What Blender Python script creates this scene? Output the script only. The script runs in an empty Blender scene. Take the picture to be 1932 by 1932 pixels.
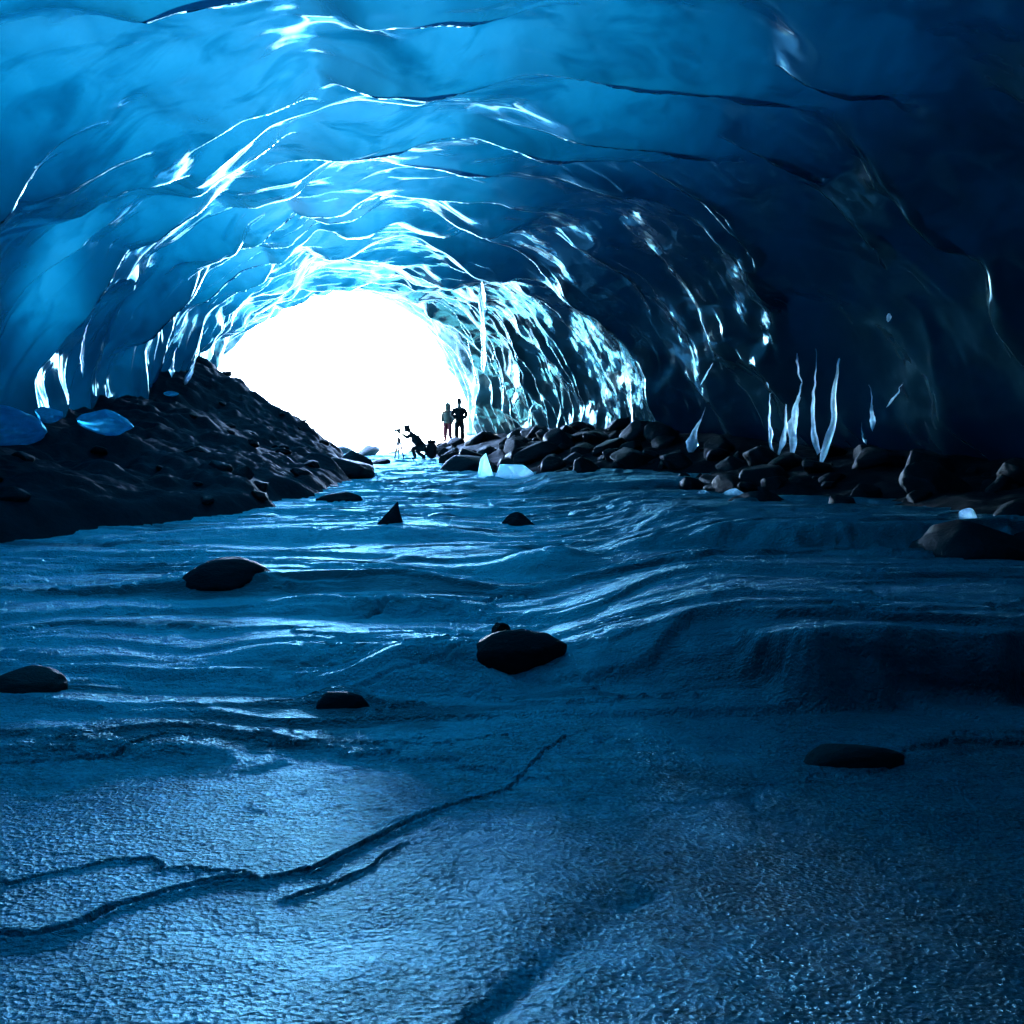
import bpy, bmesh, math, random
import numpy as np
from mathutils import Vector, Matrix, Euler

R = math.radians
rnd = random.Random(7)
scene = bpy.context.scene
COL = scene.collection

# ------------------------------------------------------------------ camera
CAM_Z, FPX, HOR, CX = 1.5, 966 / math.tan(R(27.5)), 830.0, 966.0
PITCH = math.atan((966 - HOR) / FPX)
cam_d = bpy.data.cameras.new('camera')
cam_d.angle = R(55)
cam_d.clip_start = 0.05
cam_d.clip_end = 20000
cam = bpy.data.objects.new('camera', cam_d)
cam.location = (0, 0, CAM_Z)
cam.rotation_euler = (R(90) - PITCH, 0, 0)
COL.objects.link(cam)
scene.camera = cam


def ray(px, py):
    """direction with y = 1 through a point measured on the 1932 px photograph"""
    a = (px - 966) / FPX
    b = -(py - 966) / FPX
    c, s = math.cos(PITCH), math.sin(PITCH)
    d = Vector((a, c + b * s, b * c - s))
    return d / d.y


def at(px, py, D):
    d = ray(px, py)
    return Vector((d.x * D, D, CAM_Z + d.z * D))


def on_floor(px, py):
    d = ray(px, py)
    D = CAM_Z / (0.02 - d.z)
    return Vector((d.x * D, D, 0.02 * D))


# ------------------------------------------------------------------ noise
def _h(ix, iy, iz, seed):
    n = (ix.astype(np.int64) * 374761393 + iy.astype(np.int64) * 668265263
         + iz.astype(np.int64) * 1440662683 + seed * 1274126177) & 0xffffffff
    n = ((n ^ (n >> 13)) * 1103515245) & 0xffffffff
    n = ((n ^ (n >> 15)) * 2246822519) & 0xffffffff
    n = n ^ (n >> 16)
    return (n & 0xffffff) / float(0x1000000)


def vnoise(x, y, z=None, seed=0):
    x = np.asarray(x, float); y = np.asarray(y, float)
    z = np.zeros_like(x) if z is None else np.asarray(z, float)
    ix, iy, iz = np.floor(x), np.floor(y), np.floor(z)
    fx, fy, fz = x - ix, y - iy, z - iz
    sx, sy, sz = [f * f * f * (f * (f * 6 - 15) + 10) for f in (fx, fy, fz)]
    def L(a, b, t): return a + (b - a) * t
    c = [[[_h(ix + i, iy + j, iz + k, seed) for k in (0, 1)] for j in (0, 1)] for i in (0, 1)]
    return L(L(L(c[0][0][0], c[1][0][0], sx), L(c[0][1][0], c[1][1][0], sx), sy),
             L(L(c[0][0][1], c[1][0][1], sx), L(c[0][1][1], c[1][1][1], sx), sy), sz) * 2 - 1


def fbm(x, y, z=None, seed=0, oct=4, gain=0.5):
    x = np.asarray(x, float); y = np.asarray(y, float)
    t, a, s, n = 0, 1.0, 1.0, 0
    for o in range(oct):
        t = t + a * vnoise(x * s + 17.3 * o, y * s - 9.1 * o, None if z is None else np.asarray(z) * s + 4.7 * o, seed + o)
        n += a; a *= gain; s *= 2.03
    return t / n


def sstep(a, b, x):
    t = np.clip((np.asarray(x, float) - a) / (b - a), 0, 1)
    return t * t * (3 - 2 * t)


# ------------------------------------------------------------------ objects
def link(name, me, mat=None, parent=None, smooth=True):
    o = bpy.data.objects.new(name, me)
    COL.objects.link(o)
    if mat is not None and not me.materials:
        me.materials.append(mat)
    if parent is not None:
        o.parent = parent
    return o


def mesh_np(name, V, F, smooth=True):
    V = np.asarray(V, np.float32); F = np.asarray(F, np.int32)
    me = bpy.data.meshes.new(name)
    me.vertices.add(len(V)); me.vertices.foreach_set('co', V.ravel())
    n, k = F.shape
    me.loops.add(n * k); me.loops.foreach_set('vertex_index', F.ravel())
    me.polygons.add(n)
    me.polygons.foreach_set('loop_start', np.arange(0, n * k, k, dtype=np.int32))
    me.polygons.foreach_set('loop_total', np.full(n, k, np.int32))
    me.polygons.foreach_set('use_smooth', np.full(n, smooth, bool))
    me.update(calc_edges=True)
    me.validate()
    return me


def grid_faces(nr, nc, flip=False):
    i = np.arange(nr - 1)[:, None]; j = np.arange(nc - 1)[None, :]
    a = i * nc + j
    q = np.stack([a, a + 1, a + nc + 1, a + nc], -1).reshape(-1, 4)
    return q[:, ::-1] if flip else q


def tag(o, label=None, cat=None, group=None, kind=None):
    if label: o['label'] = label
    if cat: o['category'] = cat
    if group: o['group'] = group
    if kind: o['kind'] = kind
    return o


def empty(name, loc, rz=0.0):
    o = bpy.data.objects.new(name, None)
    o.location = loc; o.rotation_euler = (0, 0, rz)
    o.empty_display_size = 0.2
    COL.objects.link(o)
    return o


# ------------------------------------------------------------------ materials
class NT:
    def __init__(self, name):
        self.m = bpy.data.materials.new(name)
        self.m.use_nodes = True
        self.t = self.m.node_tree
        self.t.nodes.clear()
        self.out = self.t.nodes.new('ShaderNodeOutputMaterial')
        self.tc = None

    def n(self, typ, **kw):
        nd = self.t.nodes.new(typ)
        for k, v in kw.items():
            if k.startswith('i_'):
                key = k[2:]
                key = int(key) if key.isdigit() else key.replace('_', ' ')
                self.set(nd.inputs[key], v)
            else:
                setattr(nd, k, v)
        return nd

    def set(self, sock, v):
        if isinstance(v, bpy.types.NodeSocket):
            self.t.links.new(v, sock)
        elif isinstance(v, (tuple, list)) and len(v) == 3 and sock.type == 'RGBA':
            sock.default_value = (*v, 1)
        else:
            sock.default_value = v

    def coord(self, scale=(1, 1, 1), which='Object'):
        if self.tc is None:
            self.tc = self.t.nodes.new('ShaderNodeTexCoord')
        m = self.n('ShaderNodeMapping')
        self.t.links.new(self.tc.outputs[which], m.inputs['Vector'])
        m.inputs['Scale'].default_value = scale
        return m.outputs[0]

    def noise(self, scale, detail=4, rough=0.55, vs=(1, 1, 1), dist=0.0):
        nd = self.n('ShaderNodeTexNoise')
        self.t.links.new(self.coord(vs), nd.inputs['Vector'])
        nd.inputs['Scale'].default_value = scale
        nd.inputs['Detail'].default_value = detail
        nd.inputs['Roughness'].default_value = rough
        nd.inputs['Distortion'].default_value = dist
        return nd.outputs['Fac']

    def vor(self, scale, feature='F1', vs=(1, 1, 1), out='Distance', rand=1.0):
        nd = self.n('ShaderNodeTexVoronoi', feature=feature)
        self.t.links.new(self.coord(vs), nd.inputs['Vector'])
        nd.inputs['Scale'].default_value = scale
        nd.inputs['Randomness'].default_value = rand
        return nd.outputs[out]

    def ramp(self, fac, stops):
        nd = self.n('ShaderNodeValToRGB')
        self.set(nd.inputs[0], fac)
        el = nd.color_ramp.elements
        while len(el) < len(stops): el.new(0.5)
        for e, (p, c) in zip(el, stops):
            e.position = p
            e.color = (c, c, c, 1) if isinstance(c, (int, float)) else (*c, 1)
        return nd.outputs[0]

    def math(self, op, a, b=0.0, clamp=False):
        nd = self.n('ShaderNodeMath', operation=op, use_clamp=clamp)
        self.set(nd.inputs[0], a); self.set(nd.inputs[1], b)
        return nd.outputs[0]

    def mix(self, fac, a, b, blend='MIX'):
        nd = self.n('ShaderNodeMix', data_type='RGBA', blend_type=blend)
        self.set(nd.inputs[0], fac); self.set(nd.inputs[6], a); self.set(nd.inputs[7], b)
        return nd.outputs[2]

    def bump(self, h, strength=0.5, dist=0.02, normal=None):
        nd = self.n('ShaderNodeBump')
        self.set(nd.inputs['Height'], h)
        nd.inputs['Strength'].default_value = strength
        nd.inputs['Distance'].default_value = dist
        if normal is not None: self.t.links.new(normal, nd.inputs['Normal'])
        return nd.outputs[0]

    def attr(self, name):
        nd = self.n('ShaderNodeAttribute', attribute_name=name)
        return nd.outputs['Fac']

    def principled(self, color, rough=0.5, normal=None, **kw):
        p = self.n('ShaderNodeBsdfPrincipled')
        self.set(p.inputs['Base Color'], color)
        self.set(p.inputs['Roughness'], rough)
        if normal is not None: self.t.links.new(normal, p.inputs['Normal'])
        for k, v in kw.items():
            self.set(p.inputs[k.replace('_', ' ')], v)
        return p.outputs[0]

    def done(self, sh):
        self.t.links.new(sh, self.out.inputs['Surface'])
        return self.m


def mat_cave_ice():
    """glacier ice: daylight passes through the shell and comes out deep blue; the wet skin mirrors the mouth"""
    k = NT('glacier_ice')
    shade_thick = k.attr('shading_thickness')                 # made-up absorbing depth that sets which walls look dark or bright
    cloud = k.noise(0.35, 5, 0.6, vs=(1, 0.6, 1), dist=0.6)
    veins = k.noise(1.1, 6, 0.65, vs=(1.5, 0.5, 0.6), dist=1.2)
    # daylight is absorbed along the way: red goes first, then green, blue last
    t = k.math('MULTIPLY', shade_thick, k.math('ADD', 0.55, k.math('ADD', k.math('MULTIPLY', cloud, 0.55), k.math('MULTIPLY', veins, 0.35))))
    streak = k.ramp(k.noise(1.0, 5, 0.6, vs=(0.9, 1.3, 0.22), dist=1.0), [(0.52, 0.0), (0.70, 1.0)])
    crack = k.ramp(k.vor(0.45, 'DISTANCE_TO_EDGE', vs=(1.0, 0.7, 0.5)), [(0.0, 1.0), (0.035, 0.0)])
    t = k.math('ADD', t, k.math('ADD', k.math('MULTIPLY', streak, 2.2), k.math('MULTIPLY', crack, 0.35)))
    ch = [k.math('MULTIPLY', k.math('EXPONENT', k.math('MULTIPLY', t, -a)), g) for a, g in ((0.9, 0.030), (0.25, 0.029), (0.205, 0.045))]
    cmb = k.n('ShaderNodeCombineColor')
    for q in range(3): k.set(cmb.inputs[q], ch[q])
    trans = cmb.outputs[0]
    b = k.bump(k.noise(3.0, 4, 0.5), 0.07, 0.03)
    b = k.bump(k.noise(22, 3, 0.5), 0.06, 0.006, b)
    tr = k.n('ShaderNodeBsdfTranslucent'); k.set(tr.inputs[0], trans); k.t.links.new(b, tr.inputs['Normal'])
    df = k.n('ShaderNodeBsdfDiffuse'); k.set(df.inputs[0], (0.009, 0.034, 0.039)); k.t.links.new(b, df.inputs['Normal'])
    add = k.n('ShaderNodeAddShader'); k.t.links.new(tr.outputs[0], add.inputs[0]); k.t.links.new(df.outputs[0], add.inputs[1])
    gl = k.n('ShaderNodeBsdfGlossy'); gl.inputs['Roughness'].default_value = 0.10
    k.set(gl.inputs[0], (0.34, 0.64, 0.75)); k.t.links.new(b, gl.inputs['Normal'])
    fr = k.n('ShaderNodeFresnel'); fr.inputs['IOR'].default_value = 1.31; k.t.links.new(b, fr.inputs['Normal'])
    mx = k.n('ShaderNodeMixShader')
    k.t.links.new(fr.outputs[0], mx.inputs[0]); k.t.links.new(add.outputs[0], mx.inputs[1]); k.t.links.new(gl.outputs[0], mx.inputs[2])
    return k.done(mx.outputs[0])


def mat_floor_ice():
    k = NT('stream_ice')
    tc = k.n('ShaderNodeTexCoord'); sep = k.n('ShaderNodeSeparateXYZ'); k.t.links.new(tc.outputs['Object'], sep.inputs[0])
    X, Y = sep.outputs[0], sep.outputs[1]
    big = k.noise(0.55, 5, 0.6, vs=(0.8, 1.3, 1), dist=0.5)
    mid = k.noise(3.2, 5, 0.6, vs=(0.7, 1.6, 1))
    fac = k.math('ADD', k.math('MULTIPLY', big, 0.65), k.math('MULTIPLY', mid, 0.35))
    col = k.ramp(fac, [(0.28, (0.03, 0.18, 0.22)), (0.38, (0.12, 0.50, 0.56)), (0.50, (0.25, 0.78, 0.82)), (0.72, (0.36, 0.89, 0.91))])
    # bands of clear dark ice between the white bubbly sheets
    clear = k.ramp(k.noise(1.15, 5, 0.6, vs=(0.32, 1.5, 1), dist=0.5), [(0.40, 0.22), (0.48, 1.0)])
    clear = k.math('MAXIMUM', clear, k.ramp(k.math('DIVIDE', Y, 10.0), [(0.38, 0.8), (0.5, 0.0)]))
    col = k.mix(1.0, col, clear, 'MULTIPLY')
    # dry frosted sheet near the spring line, wet bare ice upstream
    fr = k.math('ADD', Y, k.math('MULTIPLY', k.math('SUBTRACT', k.noise(1.2, 4, 0.6), 0.5), 2.2))
    frosty = k.ramp(k.math('DIVIDE', fr, 10.0), [(0.42, 1.0), (0.56, 0.0)])
    frosty = k.math('MULTIPLY', frosty, k.ramp(k.noise(1.7, 5, 0.6, dist=0.6), [(0.36, 0.35), (0.56, 1.0)]))
    frosty = k.math('MAXIMUM', frosty, k.math('MULTIPLY', clear, 0.30))
    # silty ice towards the rubble bank, with the right side's shade put in
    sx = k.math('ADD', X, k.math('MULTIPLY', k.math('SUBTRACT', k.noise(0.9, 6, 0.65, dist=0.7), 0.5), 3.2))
    silt_shade = k.ramp(sx, [(0.15, 0.0), (0.95, 1.0)])
    col = k.mix(k.math('MULTIPLY', silt_shade, 0.62), col, (0.022, 0.050, 0.068))
    # crystals: white bubbly grains between clear ones
    g_hi = k.noise(42, 4, 0.7, vs=(0.8, 1.25, 1), dist=0.4); g_lo = k.noise(13, 4, 0.6, vs=(0.7, 1.3, 1), dist=0.8)
    grain = k.math('ADD', k.math('MULTIPLY', g_hi, 0.6), k.math('MULTIPLY', g_lo, 0.4))
    cry = k.vor(70, 'F1', out='Color')
    gr = k.ramp(grain, [(0.38, 0.32), (0.50, 0.85), (0.60, 1.35)])
    gcol = k.mix(1.0, col, gr, 'MULTIPLY')
    col = k.mix(frosty, col, gcol)
    grit = k.math('MULTIPLY', k.ramp(k.vor(38, 'F1'), [(0.10, 1.0), (0.17, 0.0)]), k.ramp(k.noise(2.3, 4, 0.6), [(0.5, 0.0), (0.62, 0.9)]))
    col = k.mix(grit, col, (0.02, 0.022, 0.022))
    rough = k.ramp(k.noise(1.0, 4, 0.6), [(0.35, 0.36), (0.7, 0.50)])
    rough = k.math('ADD', rough, k.math('MULTIPLY', frosty, 0.06))
    frost = k.noise(9, 4, 0.6, vs=(0.7, 1.3, 1))
    b = k.bump(frost, 0.3, 0.025)
    b = k.bump(k.noise(11, 4, 0.6, vs=(0.45, 1.6, 1)), 0.35, 0.012, b)
    hgt = k.math('MULTIPLY', grain, k.math('ADD', 0.28, k.math('MULTIPLY', frosty, 0.72)))
    b = k.bump(hgt, 1.0, 0.05, b)
    pit = k.math('MULTIPLY', k.ramp(k.noise(17, 3, 0.55, vs=(0.6, 1.5, 1), dist=0.6), [(0.36, 0.0), (0.47, 1.0)]), k.math('ADD', 0.40, k.math('MULTIPLY', frosty, 0.60)))
    b = k.bump(pit, 0.8, 0.012, b)
    h2 = k.math('MULTIPLY', k.vor(55, 'F1'), k.math('ADD', 0.1, k.math('MULTIPLY', frosty, 0.9)))
    b = k.bump(h2, 0.7, 0.02, b)
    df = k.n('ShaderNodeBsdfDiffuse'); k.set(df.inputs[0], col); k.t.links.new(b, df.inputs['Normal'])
    gl = k.n('ShaderNodeBsdfGlossy'); k.set(gl.inputs[0], (0.45, 0.88, 0.96)); k.set(gl.inputs['Roughness'], rough); k.t.links.new(b, gl.inputs['Normal'])
    frn = k.n('ShaderNodeFresnel'); frn.inputs['IOR'].default_value = 1.31; k.t.links.new(b, frn.inputs['Normal'])
    mx = k.n('ShaderNodeMixShader'); k.t.links.new(frn.outputs[0], mx.inputs[0])
    k.t.links.new(df.outputs[0], mx.inputs[1]); k.t.links.new(gl.outputs[0], mx.inputs[2])
    return k.done(mx.outputs[0])


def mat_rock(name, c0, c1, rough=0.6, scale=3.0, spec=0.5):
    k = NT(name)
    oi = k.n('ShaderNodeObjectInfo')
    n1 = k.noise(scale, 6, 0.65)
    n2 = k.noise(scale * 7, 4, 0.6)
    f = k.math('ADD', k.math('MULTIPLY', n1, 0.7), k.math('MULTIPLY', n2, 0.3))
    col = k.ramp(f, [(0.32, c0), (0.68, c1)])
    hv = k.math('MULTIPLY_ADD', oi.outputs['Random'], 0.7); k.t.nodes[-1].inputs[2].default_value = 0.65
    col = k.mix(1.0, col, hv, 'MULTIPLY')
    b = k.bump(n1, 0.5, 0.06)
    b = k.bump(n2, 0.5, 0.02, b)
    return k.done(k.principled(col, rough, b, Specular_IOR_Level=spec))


def mat_clear_ice(name='clear_ice', tint=(0.75, 0.93, 0.97), body=(0.70, 0.84, 0.86), rough=0.06, clear=0.6):
    k = NT(name)
    b = k.bump(k.noise(5, 4, 0.55), 0.3, 0.03)
    gs = k.n('ShaderNodeBsdfGlass'); gs.inputs['IOR'].default_value = 1.31
    gs.inputs['Roughness'].default_value = rough; k.set(gs.inputs[0], tint); k.t.links.new(b, gs.inputs['Normal'])
    df = k.n('ShaderNodeBsdfDiffuse'); k.set(df.inputs[0], body)
    tr = k.n('ShaderNodeBsdfTranslucent'); k.set(tr.inputs[0], body)
    add = k.n('ShaderNodeAddShader'); k.t.links.new(df.outputs[0], add.inputs[0]); k.t.links.new(tr.outputs[0], add.inputs[1])
    cl = k.ramp(k.noise(3, 4, 0.6), [(0.35, min(1, clear + 0.15)), (0.7, max(0, clear - 0.2))])
    mx = k.n('ShaderNodeMixShader'); k.t.links.new(cl, mx.inputs[0])
    k.t.links.new(add.outputs[0], mx.inputs[1]); k.t.links.new(gs.outputs[0], mx.inputs[2])
    return k.done(mx.outputs[0])


def mat_plain(name, c, rough=0.8):
    k = NT(name)
    n = k.noise(30, 3)
    col = k.mix(k.math('MULTIPLY', n, 0.35), c, tuple(v * 0.6 for v in c))
    return k.done(k.principled(col, rough, k.bump(n, 0.3, 0.01)))


M = dict(
    cave=mat_cave_ice(), floor=mat_floor_ice(),
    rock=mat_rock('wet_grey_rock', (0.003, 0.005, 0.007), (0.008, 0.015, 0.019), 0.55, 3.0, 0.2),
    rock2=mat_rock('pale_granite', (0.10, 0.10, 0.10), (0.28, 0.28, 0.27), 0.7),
    rockb=mat_rock('brown_rock', (0.022, 0.012, 0.010), (0.055, 0.026, 0.020), 0.6),
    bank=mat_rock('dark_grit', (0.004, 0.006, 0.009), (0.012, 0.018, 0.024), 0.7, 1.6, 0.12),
    blocker=mat_rock('blocker_rock', (0.012, 0.012, 0.012), (0.03, 0.03, 0.03), 0.9, 0.4),  # for the added slopes that block skylight
    ground=mat_rock('outwash', (0.17, 0.22, 0.26), (0.34, 0.41, 0.47), 0.8, 0.6),
    clear=mat_clear_ice(), block=mat_clear_ice('cloudy_ice', (0.8, 0.95, 0.95), (0.74, 0.84, 0.84), 0.25, 0.2),
    blue=mat_clear_ice('blue_ice', (0.2, 0.75, 0.95), (0.03, 0.24, 0.36), 0.2, 0.3),
    dark=mat_plain('dark_cloth', (0.012, 0.013, 0.018)), grey=mat_plain('grey_cloth', (0.16, 0.18, 0.17)),
    red=mat_plain('red_cloth', (0.26, 0.04, 0.07)), skin=mat_plain('skin', (0.45, 0.27, 0.2), 0.5),
    boot=mat_plain('boot_leather', (0.02, 0.017, 0.015), 0.6), metal=mat_plain('black_metal', (0.02, 0.02, 0.02), 0.4),
)

# ------------------------------------------------------------------ stream floor
def poly_dist(X, Y, pts):
    """distance and position along a polyline"""
    best = np.full(X.shape, 1e9); par = np.zeros(X.shape); acc = 0.0
    for (x0, y0), (x1, y1) in zip(pts[:-1], pts[1:]):
        dx, dy = x1 - x0, y1 - y0
        L2 = dx * dx + dy * dy + 1e-12
        t = np.clip(((X - x0) * dx + (Y - y0) * dy) / L2, 0, 1)
        d = np.hypot(X - x0 - t * dx, Y - y0 - t * dy)
        par = np.where(d < best, acc + t * math.sqrt(L2), par)
        best = np.minimum(best, d); acc += math.sqrt(L2)
    return best, par / acc


def pxline(pts):
    return [tuple(on_floor(*p)[:2]) for p in pts]


GROOVES = [  # (points on the photograph, half width m, depth m)
    (pxline([(-60, 1775), (60, 1770), (150, 1745), (240, 1700), (390, 1668), (520, 1655), (600, 1640), (700, 1590), (760, 1560), (830, 1530), (900, 1510), (965, 1490), (1005, 1450), (1065, 1405)]), 0.030, 0.040),
    (pxline([(-60, 1650), (60, 1655), (200, 1628), (290, 1622), (370, 1652), (480, 1655)]), 0.022, 0.022),
    (pxline([(560, 1690), (620, 1672), (700, 1640), (770, 1590)]), 0.020, 0.024),
    (pxline([(-40, 1455), (60, 1448), (200, 1440), (290, 1410), (400, 1405), (560, 1410), (700, 1420), (840, 1415), (950, 1400)]), 0.035, 0.035),
    (pxline([(500, 1345), (640, 1330), (800, 1310), (930, 1290)]), 0.04, 0.04),
    (pxline([(640, 1180), (760, 1158), (860, 1160), (960, 1135)]), 0.06, 0.05),
    (pxline([(560, 1252), (700, 1262), (860, 1245)]), 0.05, 0.045),
    (pxline([(1180, 1700), (1080, 1790), (980, 1880), (900, 1960)]), 0.26, 0.012),
    (pxline([(1230, 1440), (1400, 1500), (1520, 1560), (1640, 1600), (1800, 1700)]), 0.10, 0.006),
]


SHEETS = [  # left, right, front and back edge on the photograph, height m, width of the front m
    (470, 880, 1262, 1172, 0.125, 0.22), (380, 860, 1120, 1068, 0.14, 0.40), (700, 960, 1325, 1262, 0.085, 0.18),
    (420, 900, 1018, 972, 0.15, 0.6), (-60, 330, 1262, 1190, 0.05, 0.10), (900, 1240, 1090, 1030, 0.06, 0.3),
    (0, 420, 1440, 1370, 0.035, 0.08), (520, 860, 1165, 1128, 0.08, 0.14),
]


def floor_h(x, y):
    x = np.asarray(x, float); y = np.asarray(y, float)
    z = 0.02 * y
    # sawtooth sheets of overflow ice: short fronts towards the camera, long backs dipping away
    warp = 0.9 * fbm(x * 0.16, y * 0.25, seed=3, oct=3) + 0.50 * fbm(x * 0.7, y * 0.7, seed=9, oct=3)
    yy = np.log(np.maximum(y, 0.5) / 4.0) * 7.0 + 1.2 * warp
    ph = yy - np.floor(yy)
    a = 0.04 + 0.08 * sstep(-0.3, 0.3, fbm(x * 0.6, y * 0.6, seed=33, oct=2))
    saw = np.where(ph < a, sstep(0, a, ph), 1 - (ph - a) / (1 - a))
    cell = np.floor(yy)
    amp = 0.034 + 0.050 * _h(cell, cell * 0, cell * 0, 5) + 0.0012 * y
    latA = 0.45 + 0.75 * sstep(-0.5, 0.5, fbm(x * 0.22 + cell * 3.7, y * 0.05, seed=31, oct=2))
    on = sstep(4.0, 5.2, y + 0.4 * fbm(x * 0.5, y * 0.5, seed=12))
    z = z + on * 0.62 * amp * latA * saw
    # thin laminae of refrozen water with ragged edges (like rimstone dams)
    jag = 0.012 * fbm(x * 1.6, y * 4.0, seed=46, oct=3) + 0.006 * fbm(x * 7, y * 15, seed=47, oct=3)
    h0 = 0.024 * y + 0.075 * fbm(x * 0.30, y * 0.62, seed=44, oct=3) + jag
    on2 = sstep(3.2, 4.6, y + 0.6 * fbm(x * 0.5, y * 0.5, seed=12))
    for S, off, wd in ((0.034, 0.0, 0.05), (0.013, 0.4, 0.12)):
        t_ = (h0 * (1.0 + 0.4 * off) + off * S) / S
        fr_ = t_ - np.floor(t_)
        z = z + on2 * (0.8 if S > 0.02 else 0.55) * S * (np.floor(t_) + sstep(0, wd, fr_) - t_)
    # thinner ripples on top
    y2 = np.log(np.maximum(y, 0.5)) * 21 + 2.2 * fbm(x * 0.3, y * 0.5, seed=41, oct=3) - 0.35 * x
    p2 = y2 - np.floor(y2)
    z = z + on * (0.006 + 0.0022 * y) * sstep(-0.35, 0.3, fbm(x * 0.5, y * 0.8, seed=43, oct=2)) * np.where(p2 < 0.13, sstep(0, 0.13, p2), 1 - (p2 - 0.13) / 0.87)
    # broad sheets: a lip towards the camera, the back dipping gently away
    for pl, pr, pf, pb, A, fw in SHEETS:
        yf, yb = CAM_Z / ((pf - HOR) / FPX + 0.02), CAM_Z / ((pb - HOR) / FPX + 0.02)
        ym = (yf + yb) / 2
        xl, xr = (pl - 966) / FPX * ym, (pr - 966) / FPX * ym
        m = 0.22 * (xr - xl)
        w = sstep(xl - m, xl + m, x) * sstep(xr + m, xr - m, x)
        f = y - yf - 0.10 * fbm(x * 1.3, y * 0 + pf, seed=48, oct=3) - 0.03 * fbm(x * 6, y * 3, seed=49, oct=3)
        z = z + A * w * sstep(-fw, 0, f) * (1 - sstep(-0.3, 1.0, f / (yb - yf)))
    # the frozen falls on the right: two high sheets
    yl = 4.75 + 0.35 * fbm(x * 0.9, x * 0 + 2, seed=17) + 0.25 * sstep(1.6, 3.0, x)
    A1 = 0.37 * sstep(-0.1, 1.7, x + 0.2 * fbm(x, y, seed=18)) * (1 - 0.8 * sstep(6.0, 13.0, y))
    z = z + A1 * sstep(0.0, 1.0, (y - yl) / (0.85 - 0.72 * sstep(1.25, 1.5, x + 0.15 * fbm(x * 2, y * 2, seed=19))))
    yl2 = 9.3 + 0.5 * fbm(x * 0.6, x * 0 + 5, seed=21)
    A2 = 0.26 * sstep(1.0, 2.2, x + 0.4 * fbm(x, y, seed=22)) * (1 - 0.7 * sstep(12, 19, y))
    z = z + A2 * sstep(0, 0.3, y - yl2 + 0.1 * fbm(x * 3, y * 3, seed=24))
    yl3 = 19.0 + 0.8 * fbm(x * 0.3, x * 0 + 8, seed=23)
    z = z + 0.16 * sstep(0.0, 1.0, x) * sstep(0, 0.3, y - yl3) * (1 - sstep(22, 30, y))
    # humps
    for px, py, hx, hy, hz in ((1020, 1085, .42, .45, .13), (880, 1285, .50, .24, .13), (740, 1305, .34, .2, .09), (640, 1335, .16, .14, .07), (100, 1390, .9, .5, .03), (402, 1106, .55, .42, .035), (945, 1268, .42, .34, .04), (28, 1312, .5, .35, .04), (1150, 1260, .5, .4, .06), (300, 1190, 0.9, 0.35, 0.05)):
        c = on_floor(px, py)
        z = z + hz * np.exp(-(((x - c.x) / hx) ** 2 + ((y - c.y) / hy) ** 2) ** 1.3)
    z = z + 0.016 * fbm(x * 0.7, y * 0.9, seed=51, oct=3) + 0.006 * fbm(x * 3.5, y * 3.5, seed=52, oct=3)
    wob = 0.10 * fbm(x * 4, y * 4, seed=61, oct=3) + 0.09 * fbm(x * 11, y * 11, seed=62, oct=4, gain=0.6)
    for pts, w, dep in GROOVES:
        d, p = poly_dist(x + wob * 0.5, y + wob * 0.5, pts)
        wv = 0.38 * w * (0.50 + 0.9 * (0.5 + 0.5 * fbm(x * 2.5, y * 2.5, seed=63, oct=2))) * (1 - 0.55 * p)
        dep = 1.5 * dep
        z = z - dep * np.exp(-(d / wv) ** 2) + dep * 0.15 * np.exp(-((d - 2.2 * wv) / (1.2 * wv)) ** 2)
    return z


def build_floor():
    ys = [-14.5, -6.0, -3.0, -1.5, -0.5, 0.2, 0.7]
    y = 1.0
    while y < 47:
        ys.append(y); y += max(0.006, 0.0031 * y)
    ys = np.array(ys)
    u = np.linspace(-1, 1, 760)
    Y = np.repeat(ys[:, None], len(u), 1)
    half = np.clip(1.0 + 0.66 * np.maximum(Y, 1), 3, 11)
    X = u[None, :] * half - 0.12 * np.maximum(Y - 20, 0)
    Z = floor_h(X, Y)
    Z = Z - 0.9 * sstep(45, 47, Y) - 0.0 * X
    V = np.stack([X, Y, Z], -1).reshape(-1, 3)
    me = mesh_np('frozen_stream', V, grid_faces(*X.shape))
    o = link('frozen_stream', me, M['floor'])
    tag(o, kind='structure')


build_floor()

# ------------------------------------------------------------------ cave shell
KY = [-16, 12, 19, 27, 38, 45, 60]
KC = [0.0, 0.0, -1.35, -3.1, -5.7, -8.2, -11.3]
KW = [8.0, 8.0, 7.7, 6.9, 6.7, 6.1, 5.7]
KH = [5.2, 6.2, 6.6, 6.9, 7.3, 7.9, 8.2]


def smooth_interp(y, ks):
    y = np.asarray(y, float)
    return (np.interp(y - 2.5, KY, ks) + np.interp(y, KY, ks) * 2 + np.interp(y + 2.5, KY, ks)) / 4


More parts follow.
